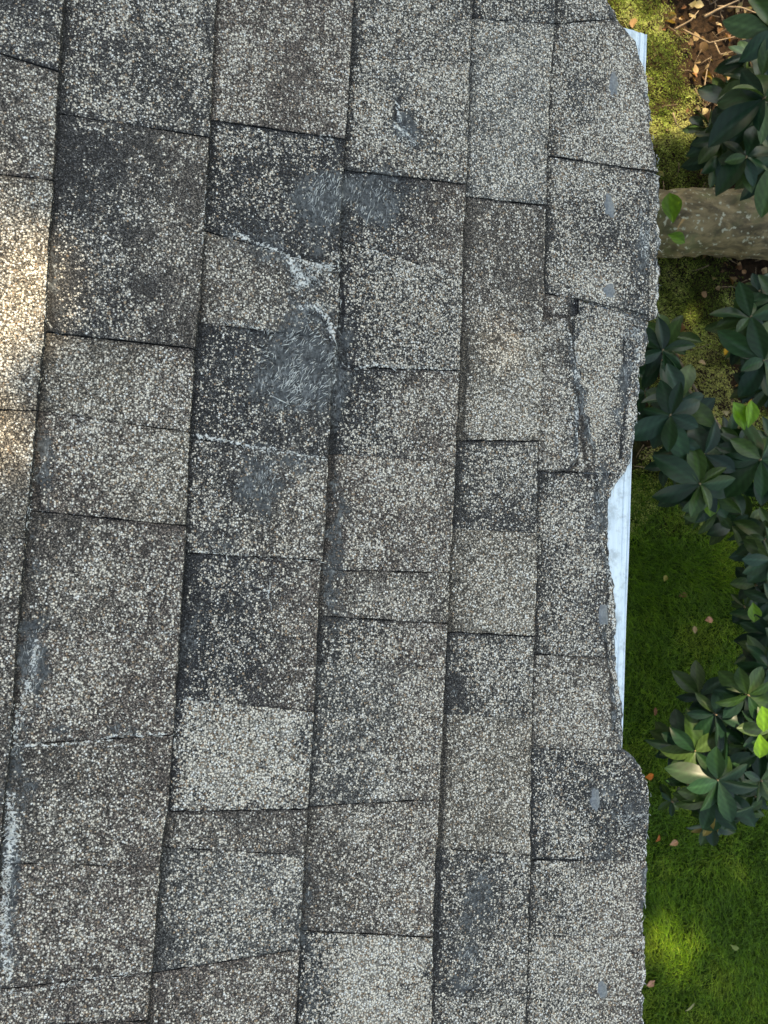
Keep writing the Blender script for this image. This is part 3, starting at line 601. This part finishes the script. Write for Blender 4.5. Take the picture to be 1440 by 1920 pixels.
# ================================================================ LEAVES
def leaf(L, Wd, droop=.3, fold=.25, nl=7, nw=6, tipb=.58, twist=0, wav=0):
    """leaf blade from the origin along +x, flat side up (+z)"""
    u = np.linspace(0, 1, nl); w_ = np.linspace(-1, 1, nw+1)
    prof = np.sin(np.pi*np.clip(u, 0, 1)**(math.log(.5)/math.log(tipb)))**.8
    prof[0] = .06; prof[-1] = .02
    th = -droop*u; dx = np.cumsum(np.cos(th))/nl*L; dz = np.cumsum(np.sin(th))/nl*L
    dx -= dx[0]; dz -= dz[0]
    X = dx[:, None]+0*w_; Y = prof[:, None]*w_*Wd/2; Z = dz[:, None]+np.abs(w_)*prof[:, None]*Wd*fold*.5
    Z = Z+wav*Wd*np.sin(u*9+L*300)[:, None]*np.abs(w_)*prof[:, None]
    V = np.stack([X, Y, Z], -1)
    a_ = twist*u; c, s = np.cos(a_)[:, None], np.sin(a_)[:, None]; Vy = V[..., 1]*c-V[..., 2]*s; Vz = V[..., 1]*s+V[..., 2]*c
    V = np.stack([V[..., 0], Vy, Vz], -1).reshape(-1, 3)
    m = nw+1; i, j = np.meshgrid(np.arange(nl-1), np.arange(nw), indexing='ij'); i = i.ravel(); j = j.ravel()
    Q = np.stack([i*m+j, (i+1)*m+j, (i+1)*m+j+1, i*m+j+1], 1)
    rib = np.tile(np.abs(w_) < .01, nl)
    return V, Q, rib
def rotm(az, el, roll):
    ca, sa, ce, se, cr, sr = math.cos(az), math.sin(az), math.cos(el), math.sin(el), math.cos(roll), math.sin(roll)
    Rz = np.array([[ca, -sa, 0], [sa, ca, 0], [0, 0, 1]]); Ry = np.array([[ce, 0, -se], [0, 1, 0], [se, 0, ce]]); Rx = np.array([[1, 0, 0], [0, cr, -sr], [0, sr, cr]])
    return Rz @ Ry @ Rx
def addleaf(acc, pos, az, el, roll, L, Wd, col, **kw):
    V, Q, rib = leaf(L, Wd, **kw); V = V @ rotm(az, el, roll).T+pos
    cc = np.tile(col, (len(V), 1)); nlr = len(V)//7; par = (np.arange(nlr)[:, None]*1.0+np.abs(np.arange(7)-3)[None]) % 2; cc = cc*(.86+.3*par.ravel()[:, None]); cc[rib] = cc[rib]*1.5+.005
    acc.add(V, Q, None, cc)
LEAFC = [(.008, .032, .013), (.012, .042, .015), (.008, .030, .016), (.022, .052, .012), (.036, .070, .020)]
def shrub(label, base_px, whorls, young=(), yellow=()):
    """whorls: (px, py, leaf length px, height z, leaves, [start angle])"""
    bp = at(np.array(float(base_px[0])), np.array(float(base_px[1])), .02); bp[2] = 0
    root = empty('rhododendron_shrub', tuple(bp), label, 'shrub', 'rhododendron shrubs below the eave')
    whorls = [w_ for w_ in whorls]+[(w_[0]+random.uniform(-34, 34), w_[1]+random.uniform(-34, 34), w_[2]*random.uniform(.7, .95), w_[3]-random.uniform(.08, .2), 7) for w_ in whorls for _k in (0, 1)]
    for wi, wdat in enumerate(whorls):
        fo = Acc(); stm = Acc(); bud = Acc()
        x, y, lp, z, nlv = wdat[:5]
        c = at(np.array(float(x)), np.array(float(y)), z); depth = 3.0-z; L = 1.3*lp*depth/F
        mid = (bp+c)/2+np.array([random.uniform(-.03, .03), random.uniform(-.03, .03), -.05])
        tt = np.linspace(0, 1, 9)[:, None]; Pp = (1-tt)**2*bp+2*tt*(1-tt)*mid+tt*tt*(c-np.array([0, 0, .004])); 
        Vv, Qq, Tt = tube(Pp, np.linspace(.009, .0028, 9), 7, .3); stm.add(Vv, Qq, Tt)
        a0 = wdat[5] if len(wdat) > 5 else random.uniform(0, 6.28)
        tierc = random.choice(LEAFC)
        for k in range(nlv):
            az = a0+k*2*math.pi/nlv+random.uniform(-.22, .22); tier = k % 2
            el = random.uniform(-.35, .3)+tier*.3-.05
            base = np.array(random.choice([tierc, random.choice(LEAFC)]))*random.uniform(.75, 1.25)
            Lk = L*random.uniform(.62, 1.1)*(1 if tier == 0 else .85)
            addleaf(fo, c+np.array([0, 0, .006*tier]), az, el, random.uniform(-.8, .8), Lk, Lk*random.uniform(.34, .46), base, droop=random.uniform(.15, .75), fold=random.uniform(.1, .45), wav=random.uniform(0, .05), twist=random.uniform(-.3, .3), tipb=random.uniform(.5, .62), nl=13)
            # petiole
        q = c+np.array([random.uniform(-.003, .003), random.uniform(-.003, .003), .012])      # pale tip bud
        Vv, Qq, Tt = tube(np.array([c-np.array([0, 0, .006]), c, c*.5+q*.5, q]), np.array([.003, .0036, .0028, .0008]), 7); bud.add(Vv, Qq, Tt)
        # lower ring of shaded leaves on the same stem
        for k in range(max(3, nlv//2)):
            az = random.uniform(0, 6.28); q = c-np.array([0, 0, random.uniform(.006, .02)])
            addleaf(fo, q, az, random.uniform(-.5, .15), random.uniform(-.4, .4), L*random.uniform(.7, 1), L*random.uniform(.28, .38), np.array(random.choice(LEAFC))*.9, droop=random.uniform(.2, .8))
        fo.build('leaf_whorl', M_LEAF, root, 'tint'); so_ = stm.build('stem', M_STEM, root); bud.build('bud', M_TWIG, so_)
    for (x, y, lp, z, az, w_) in young:
        yg = Acc(); c = at(np.array(float(x)), np.array(float(y)), z); L = 1.25*lp*(3-z)/F
        addleaf(yg, c, az, random.uniform(.1, .5), random.uniform(-.3, .3), L, L*w_, np.array((.10, .23, .012))*random.uniform(.7, 1.2), droop=.3, fold=.4)
        o = yg.build('young_leaf', M_YOUNG, root, 'tint'); o['label'] = 'bright yellow green young leaf'
    for (x, y, lp, z, az, w_) in yellow:
        dd = Acc(); c = at(np.array(float(x)), np.array(float(y)), z); L = 1.2*lp*(3-z)/F
        addleaf(dd, c, az, random.uniform(-.9, -.2), random.uniform(-.7, .7), L, L*w_, np.array((.20, .15, .05))*random.uniform(.7, 1.2), droop=.2, fold=.5)
        o = dd.build('yellowing_leaf', M_DEAD, root, 'tint'); o['label'] = 'drooping yellow brown leaf'
    return root
shrub('dark large leaved shrub in the top right corner above the log', (1480, 230),
      [(1432, 186, 100, .95, 9, 2.2), (1398, 296, 66, .85, 7), (1352, 262, 60, .7, 6), (1448, 60, 80, .9, 8), (1450, 300, 80, .8, 7), (1405, 110, 60, .75, 6), (1375, 205, 70, .72, 6)],
      young=[(1262, 418, 55, .30, 1.75, .55), (1252, 440, 34, .28, -.4, .6)])
shrub('dark shrub at the right edge just below the log', (1490, 640),
      [(1430, 676, 78, .95, 8), (1405, 596, 66, .85, 7), (1450, 560, 60, .8, 7), (1440, 730, 66, .75, 6), (1395, 640, 55, .7, 5)])
shrub('spreading shrub reaching under the eave beside the torn shingles', (1400, 860),
      [(1241, 658, 64, .88, 8), (1256, 780, 78, 1.02, 8, .5), (1319, 852, 70, .98, 8), (1312, 908, 82, 1.0, 7, 2.6), (1425, 862, 84, 1.0, 9), (1365, 905, 60, .86, 6), (1208, 735, 45, .7, 6), (1385, 840, 66, .88, 7), (1345, 960, 56, .8, 6), (1280, 840, 50, .72, 6)],
      young=[(1396, 806, 56, .98, 2.1, .5), (1402, 802, 50, 1.0, 1.4, .5), (1325, 925, 42, .86, -1.4, .7)])
shrub('shrub at the right edge beside the open lawn, under the spreading one', (1500, 1120),
      [(1446, 1050, 66, .95, 8), (1432, 1012, 54, .85, 6), (1446, 1128, 58, .8, 7), (1440, 1190, 50, .8, 6), (1462, 1230, 66, .9, 7), (1420, 1160, 40, .7, 5)],
      young=[(1412, 1130, 34, .8, -1.6, .6)])
shrub('lowest shrub over the moss lawn with pale leaves at its sunlit tip', (1450, 1420),
      [(1345, 1462, 74, .98, 8, -1.9), (1302, 1408, 62, .88, 8), (1340, 1338, 62, .9, 7), (1400, 1302, 64, .95, 8), (1448, 1370, 66, .98, 8), (1332, 1500, 66, .92, 7, 3.6), (1290, 1470, 40, .82, 6), (1425, 1462, 52, .86, 7), (1335, 1540, 52, .8, 6), (1400, 1400, 60, .82, 6), (1440, 1250, 60, .92, 8), (1375, 1350, 56, .76, 6), (1370, 1440, 60, .8, 7), (1400, 1520, 40, .7, 5)],
      young=[(1432, 1372, 46, 1.02, 1.7, .7), (1424, 1376, 42, 1.0, -1.5, .6)],
      yellow=[(1342, 1530, 50, .84, -1.9, .25), (1348, 1540, 58, .82, -1.65, .22), (1356, 1500, 44, .85, -1.3, .35), (1330, 1545, 42, .8, -2.3, .22), (1372, 1520, 40, .8, -1.0, .4)])
# ---------------------------------------------------------------- log
def log():
    p0 = at(np.array(1150.), np.array(432.), .13); p1 = at(np.array(1900.), np.array(395.), .17)
    n = 60; tt = np.linspace(0, 1, n)[:, None]; Pp = p0+(p1-p0)*tt+np.stack([0*tt[:, 0], .012*np.sin(tt[:, 0]*9), .012*np.sin(tt[:, 0]*7+1)], 1)
    V, Q, T = tube(Pp, np.linspace(.112, .150, n)*(1+.03*np.sin(np.linspace(0, 17, n))), 28, .16)
    ctr = Pp.mean(0); o = mesh('fallen_log', V-ctr, [Q, T], M_LOG); o.location = ctr
    tag(o, 'smooth grey tree trunk with pale lichen spots lying across the mossy ground', 'log')
log()
# ---------------------------------------------------------------- grass, moss, litter
def blades(name, n, region, hfun, Lr, Wr, cols, mat, lean, seed, mask=None, curl=.6):
    r = np.random.default_rng(seed); x0, x1, y0, y1 = region
    X = r.uniform(x0, x1, n); Y = r.uniform(y0, y1, n)
    if mask is not None:
        k = mask(X, Y, r); X = X[k]; Y = Y[k]; n = len(X)
    Z = gz(X, Y)+hfun(X, Y); L = r.uniform(*Lr, n); w_ = r.uniform(*Wr, n)
    flow = 6.28*fbm(X*3, Y*3, 2)*1.3
    az = flow+r.normal(0, .9, n); tl = np.clip(lean+r.normal(0, .25, n), .1, 1.5)
    d = np.stack([np.cos(az)*np.sin(tl), np.sin(az)*np.sin(tl), np.cos(tl)], 1); sd_ = np.stack([-np.sin(az), np.cos(az), 0*az], 1)
    P0 = np.stack([X, Y, Z-.002], 1); P1 = P0+d*(L*.55)[:, None]; d2 = d+np.array([0, 0, -1])*curl; d2 /= np.linalg.norm(d2, axis=1)[:, None]; P2 = P1+d2*(L*.45)[:, None]
    V = np.stack([P0-sd_*w_[:, None]/2, P0+sd_*w_[:, None]/2, P1-sd_*w_[:, None]*.42, P1+sd_*w_[:, None]*.42, P2], 1).reshape(-1, 3)
    i = np.arange(n)*5; Q = np.stack([i, i+1, i+3, i+2], 1); T = np.stack([i+2, i+3, i+4], 1)
    cols = np.array(cols); pick = np.clip((fbm(X*7+9, Y*7, 3)*1.9-.45)*len(cols)+r.normal(0, .6, n), 0, len(cols)-1).astype(int)
    c = np.repeat(cols[pick]*r.uniform(.45, 1.6, n)[:, None], 5, 0)
    o = mesh(name, V, [Q, T], mat, None, {'tint': c}, smooth=False)
    return o
yg = float(at(np.array(1300.), np.array(900.), 0.)[1])     # upper rim of the lawn
def gmask(X, Y, r): return r.random(len(X)) < sm(.10, -.15, Y-yg+.5*(fbm(X*4, Y*4)-.5))
o = blades('lawn_grass', 230000, (.35, 2.3, -2.5, .6), lambda x, y: .014*sm(.35, .7, fbm(x*16, y*16, 3)), (.020, .048), (.0010, .0024), [(.055, .14, .006), (.075, .17, .008), (.095, .20, .010), (.16, .25, .02)], M_BLADE, .7, 3, gmask)
tag(o, 'short fine mossy green lawn growing below the eave', 'grass', kind='stuff')
mossclump = lambda x, y: .03*sm(.3, .75, fbm(x*11, y*11, 3))
def litmask(X, Y): # 1 where moss grows, 0 where bare litter
    px, py = proj(np.stack([X, Y, 0*X], 1)); 
    e = 1288+40*(fbm(py/60, py*0+3, 3)-.5)*2
    top = sm(30, -30, px-e-np.where(py < 60, -40, 0)+np.where(py > 230, -60, 0))*(py < 380)
    mid = (py >= 380)*(py < 1000)*sm(.38, .56, fbm(X*6+4, Y*6, 3))
    return np.maximum(top, mid)
def mmask(X, Y, r): return r.random(len(X)) < litmask(X, Y)*sm(-.3, 0, Y-yg+.3)
o = blades('moss_carpet', 300000, (.45, 2.0, yg-.4, 2.5), mossclump, (.006, .014), (.0012, .0026), [(.08, .12, .025), (.18, .24, .05), (.38, .44, .14), (.48, .48, .20)], M_MOSS, .9, 5, mmask, .4)
tag(o, 'yellow green feathery moss covering the ground along the eave', 'moss', kind='stuff')
def litter():
    acc = Acc(); r = random.Random(2)
    DC = [(.20, .12, .06), (.13, .07, .035), (.28, .19, .10), (.08, .045, .025), (.33, .26, .14), (.17, .08, .04)]
    for k in range(2600):
        x = r.uniform(.5, 2.1); y = r.uniform(yg-.1, 2.4)
        px, py = proj(np.array([[x, y, 0.]])); m_ = float(litmask(np.array([x]), np.array([y]))[0])
        if r.random() < m_*.93: continue
        if y < yg+.45 and r.random() < .75: continue
        L = r.uniform(.018, .055); nw = r.uniform(.4, .8)
        V, Q, rib = leaf(L, L*nw, droop=r.uniform(-1.2, 1.6), fold=r.uniform(-.3, 1.2), nl=6, nw=6, wav=r.uniform(0, .15), twist=r.uniform(-1, 1))
        V = V @ rotm(r.uniform(0, 6.28), r.uniform(-.6, .6), r.uniform(-1, 1)).T+np.array([x, y, gz(np.array(x), np.array(y))+r.uniform(.004, .03)])
        acc.add(V, Q, None, np.tile(np.array(r.choice(DC))*r.uniform(.6, 2.0), (len(V), 1)))
    o = acc.build('leaf_litter', M_DEAD, None, 'tint'); tag(o, 'brown curled dead leaves covering the bare soil above the log', 'leaf litter', kind='stuff')
    # small crumbs and needles
    acc = Acc()
    for k in range(900):
        x = r.uniform(.6, 2.0); y = r.uniform(yg, 2.3); a_ = r.uniform(0, 3.14); L = r.uniform(.02, .09); z = float(gz(np.array(x), np.array(y)))+r.uniform(.008, .03)
        if r.random() < float(litmask(np.array([x]), np.array([y]))[0])*.9: continue
        c_ = r.uniform(-.3, .3); Pp = np.array([(x+L*q*math.cos(a_+c_*q), y+L*q*math.sin(a_+c_*q), z+r.uniform(-.004, .006)) for q in (0, .33, .66, 1)])
        Vv, Qq, Tt = tube(Pp, r.uniform(.0006, .0016), 4); acc.add(Vv, Qq, Tt)
    o = acc.build('dry_needles', M_TWIG); tag(o, 'fine dry stalks scattered among the dead leaves', 'plant litter', kind='stuff')
litter()
def ground_leaf(x, y, L, W_, az, col, label, z=.03, droop=.5, mat=None):
    p = at(np.array(float(x)), np.array(float(y)), z); r = random.Random(int(x*7+y))
    V, Q, rib = leaf(L, W_, droop=droop, fold=r.uniform(.2, .7), nl=8, nw=6, wav=.08, twist=r.uniform(-.4, .4))
    V[:, 0] -= L/2; V = V @ rotm(az, r.uniform(-.1, .25), r.uniform(-.4, .4)).T
    c = np.tile(col, (len(V), 1)); c[rib] = c[rib]*1.3
    o = mesh('fallen_leaf', V, Q, mat or M_DEAD, None, {'tint': c}); o.location = p
    tag(o, label, 'leaf', 'fallen leaves on the garden ground')
OR = (.62, .20, .02); TA = (.42, .29, .17); PK = (.50, .25, .17); RB = (.32, .10, .03)
for args in [(1411, 755, .045, .026, .4, OR, 'bright orange leaf at the right edge beside the pale upright leaf', .06),
             (1403, 792, .075, .042, 1.5, (.34, .30, .15), 'large pale tan leaf standing just below the bright orange leaf', .50),
             (1290, 693, .05, .022, 1.5, (.40, .13, .03), 'rust brown narrow leaf between the two central shrub tips', .05),
             (1319, 679, .04, .026, .1, TA, 'tan oval leaf on the moss, right of the rust brown one', .05),
             (1362, 658, .035, .025, 1.2, (.5, .28, .03), 'yellow orange leaf half hidden by the dark shrub below the log', .06),
             (1226, 612, .05, .03, -.6, PK, 'pinkish leaf touching the shingle corner at the eave', .06),
             (1303, 1180, .035, .018, 1.7, TA, 'narrow tan leaf standing on the lawn left of the round pink one', .03),
             (1331, 1162, .035, .026, .2, PK, 'round pinkish leaf in the middle of the lawn', .03),
             (1248, 1083, .032, .018, 1.2, (.22, .2, .06), 'dull olive leaf on the lawn nearest the metal edge', .03),
             (1284, 1115, .05, .02, .3, (.14, .06, .03), 'dark brown sunken leaf on the upper lawn', .02),
             (1256, 920, .035, .022, 1.2, OR, 'small orange leaf at the lawn rim under the shrub tip', .04),
             (1220, 1456, .040, .030, .2, (.5, .13, .02), 'red orange leaf right of the notch in the shingle edge', .03),
             (1271, 1353, .05, .022, .1, (.38, .20, .13), 'long pinkish brown leaf beside the lowest shrub', .12),
             (1230, 1333, .04, .018, 1.3, (.16, .07, .04), 'small dark red leaf on the lawn left of the lowest shrub', .03),
             (1266, 1580, .045, .022, .4, (.40, .22, .14), 'pinkish leaf under the drooping yellow leaves', .03),
             (1235, 1572, .035, .016, .9, RB, 'small rust leaf near the eave below the lowest shrub', .03),
             (1223, 1845, .045, .035, .3, PK, 'broad pinkish leaf near the bottom by the shingle edge', .03),
             (1380, 1778, .045, .02, -.5, (.17, .22, .07), 'dull green leaf on the lower lawn right of the bright patch', .03),
             (1298, 1890, .06, .012, .4, (.24, .24, .12), 'thin grey green leaf lying near the bottom of the lawn', .03),
             (1280, 1720, .0, .0, 0, None, None)]:
    if args[6]: ground_leaf(*args)
def twig(pts, r0, label, z0=.05):
    X = np.array([p[0] for p in pts], float); Y = np.array([p[1] for p in pts], float)
    P0 = np.array([at(x, y, z0+.02*math.sin(i*1.3)) for i, (x, y) in enumerate(zip(X, Y))])
    tt = np.linspace(0, len(pts)-1, 16); Pp = np.stack([np.interp(tt, np.arange(len(pts)), P0[:, k]) for k in range(3)], 1)
    V, Q, T = tube(Pp, np.linspace(r0, r0*.4, 16), 6, .3); c = Pp.mean(0)
    o = mesh('twig', V-c, [Q, T], M_TWIG); o.location = c; tag(o, label, 'twig', 'dry twigs on the leaf litter')
twig([(1320, 32), (1345, 18), (1385, 0)], .006, 'thick pale twig end at the top, above the leaf litter')
twig([(1345, 12), (1390, 14), (1432, 30)], .004, 'thin curved twig crossing from the thick one towards the top right shrub')
twig([(1265, 55), (1295, 38), (1310, 20)], .004, 'short twig bundle near the metal edge end')
twig([(1322, 190), (1321, 160), (1326, 130)], .004, 'straight upright twig in the middle of the leaf litter')
twig([(1280, 55), (1330, 80), (1390, 66), (1432, 52)], .0028, 'long thin sagging twig across the dark litter')
twig([(1262, 212), (1268, 232), (1278, 242)], .0032, 'tiny hooked twig at the rim of the moss')
twig([(1340, 80), (1350, 102), (1375, 96)], .003, 'bent twig ending at the pale leaf by the top right shrub')

# ================================================================ TREE THAT SHADES THE PLACE
def sunpts():  # sun patch spots; the unseen crown is shaped with gaps towards them
    L = []
    def r_(x, y, rad): s_, t_ = st(np.array(float(x)), np.array(float(y))); L.append((roof(s_, t_, np.array(0.)), rad))
    def g_(x, y, rad, z=0.): L.append((at(np.array(float(x)), np.array(float(y)), z), rad))
    r_(-18, 455, .006); r_(-30, 540, .022); r_(-14, 640, .022); r_(-75, 560, .05); r_(-5, 710, .004); r_(-95, 900, .03)
    for x, y, q in [(1165, 10, .09), (1200, 30, .09), (1235, 85, .07), (1245, 140, .075), (1262, 170, .06), (1300, 110, .05), (1330, 95, .04), (1295, 145, .04), (1340, 190, .03), (1255, 215, .05), (1395, 75, .035), (1420, 60, .03), (1375, 105, .03), (1300, 175, .04), (1350, 140, .04), (1320, 125, .04), (1280, 60, .03)]: g_(x, y, q)
    g_(1325, 585, .035); g_(1335, 620, .035); g_(1342, 655, .03); g_(1330, 590, .03)
    g_(1242, 1752, .001); g_(1256, 1770, .003); g_(1280, 1778, .003); g_(1276, 1806, .001)
    g_(1272, 1412, .004, .92); g_(1250, 1475, .001, .85); g_(1388, 765, .022, 1.0); g_(1430, 1350, .03, 1.02); g_(1250, 390, .02, .3); g_(1242, 1534, .02, .85); g_(1438, 740, .02, .3); g_(1310, 1225, .0, 0)
    return L
def tree():
    r = np.random.default_rng(9)
    cen = np.array([.55, 0, 1.2])+SUN*7.6
    T1_ = np.cross(SUN, [0, 0, 1]); T1_ /= np.linalg.norm(T1_); T2_ = np.cross(SUN, T1_)
    trunk_base = np.array([cen[0]+1.6, cen[1]+1.2, 0.])
    root = empty('shade_tree', tuple(trunk_base), 'broad leafy tree beyond the top of the frame dappling the roof and garden', 'tree')
    RA, RB_, DEP = 3.4, 3.2, 1.1
    cs = .085; U = np.arange(-RA, RA, cs)
    us, vs, ds = [], [], []
    for lay in range(9):
        uu, vv = np.meshgrid(U, U, indexing='ij'); uu = (uu+r.uniform(0, cs, uu.shape)).ravel(); vv = (vv+r.uniform(0, cs, vv.shape)).ravel()
        edge = .88+.22*fbm(np.arctan2(vv, uu)*3+7, uu*0+2, 3)
        k = (uu/RA)**2+(vv/RB_)**2 < edge**2; uu = uu[k]; vv = vv[k]
        rad = np.sqrt(np.clip(1-(uu/RA)**2-(vv/RB_)**2, .05, 1)); us.append(uu); vs.append(vv); ds.append(r.uniform(-1, 1, len(uu))*DEP*rad)
    u = np.concatenate(us); v = np.concatenate(vs); d = np.concatenate(ds)
    Pc = cen+u[:, None]*T1_+v[:, None]*T2_+d[:, None]*SUN
    keep = np.ones(len(Pc), bool)
    for (p, rad) in sunpts():
        if rad <= 0: continue
        q = Pc-p; al = q @ SUN; dist = np.linalg.norm(q-al[:, None]*SUN, axis=1); keep &= (dist > rad+.085) | ((r.random(len(Pc)) < .50) & bool(p[0] < .1))
    Pc = Pc[keep]; n = len(Pc)
    # random leaf frames, mostly facing the sun
    nrm = SUN+r.normal(0, .55, (n, 3)); nrm /= np.linalg.norm(nrm, axis=1)[:, None]
    e1 = np.cross(nrm, r.normal(0, 1, (n, 3))); e1 /= np.linalg.norm(e1, axis=1)[:, None]; e2 = np.cross(nrm, e1)
    L = r.uniform(.055, .085, n)[:, None]; w_ = L*.62
    V = np.stack([Pc-e1*L, Pc-e1*L*.3+e2*w_, Pc+e1*L*.4+e2*w_*.8, Pc+e1*L, Pc+e1*L*.4-e2*w_*.8, Pc-e1*L*.3-e2*w_], 1).reshape(-1, 3)
    i = np.arange(n)*6; Q = np.concatenate([np.stack([i, i+1, i+2, i+3], 1), np.stack([i, i+3, i+4, i+5], 1)])
    c = np.repeat(np.array([(.04, .085, .02)])*r.uniform(.6, 1.4, n)[:, None], 6, 0)
    mesh('crown', V, Q, M_CROWN, root, {'tint': c}, smooth=False)
    acc = Acc(); tt = np.linspace(0, 1, 14)[:, None]; top = cen+np.array([.3, .4, .3])
    Pp = trunk_base+(top-trunk_base)*tt+np.concatenate([.1*np.sin(tt*5), .08*np.sin(tt*4+1), 0*tt], 1)
    V, Q, T = tube(Pp, np.linspace(.24, .07, 14), 14, .2); acc.add(V, Q, T)
    acc.build('trunk', M_STEM, root); acc = Acc()
    for k in range(9):
        a_ = k*.7+.3; q = .5+.05*k; s0_ = trunk_base+(top-trunk_base)*q; e_ = cen+(T1_*math.cos(a_)+T2_*math.sin(a_))*2.4
        tt = np.linspace(0, 1, 9)[:, None]; Pq = s0_+(e_-s0_)*tt+np.array([0, 0, .25])*np.sin(tt*3.14)
        bad = any(np.min(np.linalg.norm((Pq-p)-((Pq-p) @ SUN)[:, None]*SUN, axis=1)) < rad+.1 for p, rad in sunpts())
        if bad: continue
        V, Q, T = tube(Pq, np.linspace(.06, .015, 9), 7, .2); acc.add(V, Q, T)
    acc.build('branch', M_STEM, root)
tree()
print('done build', len(bpy.data.objects))
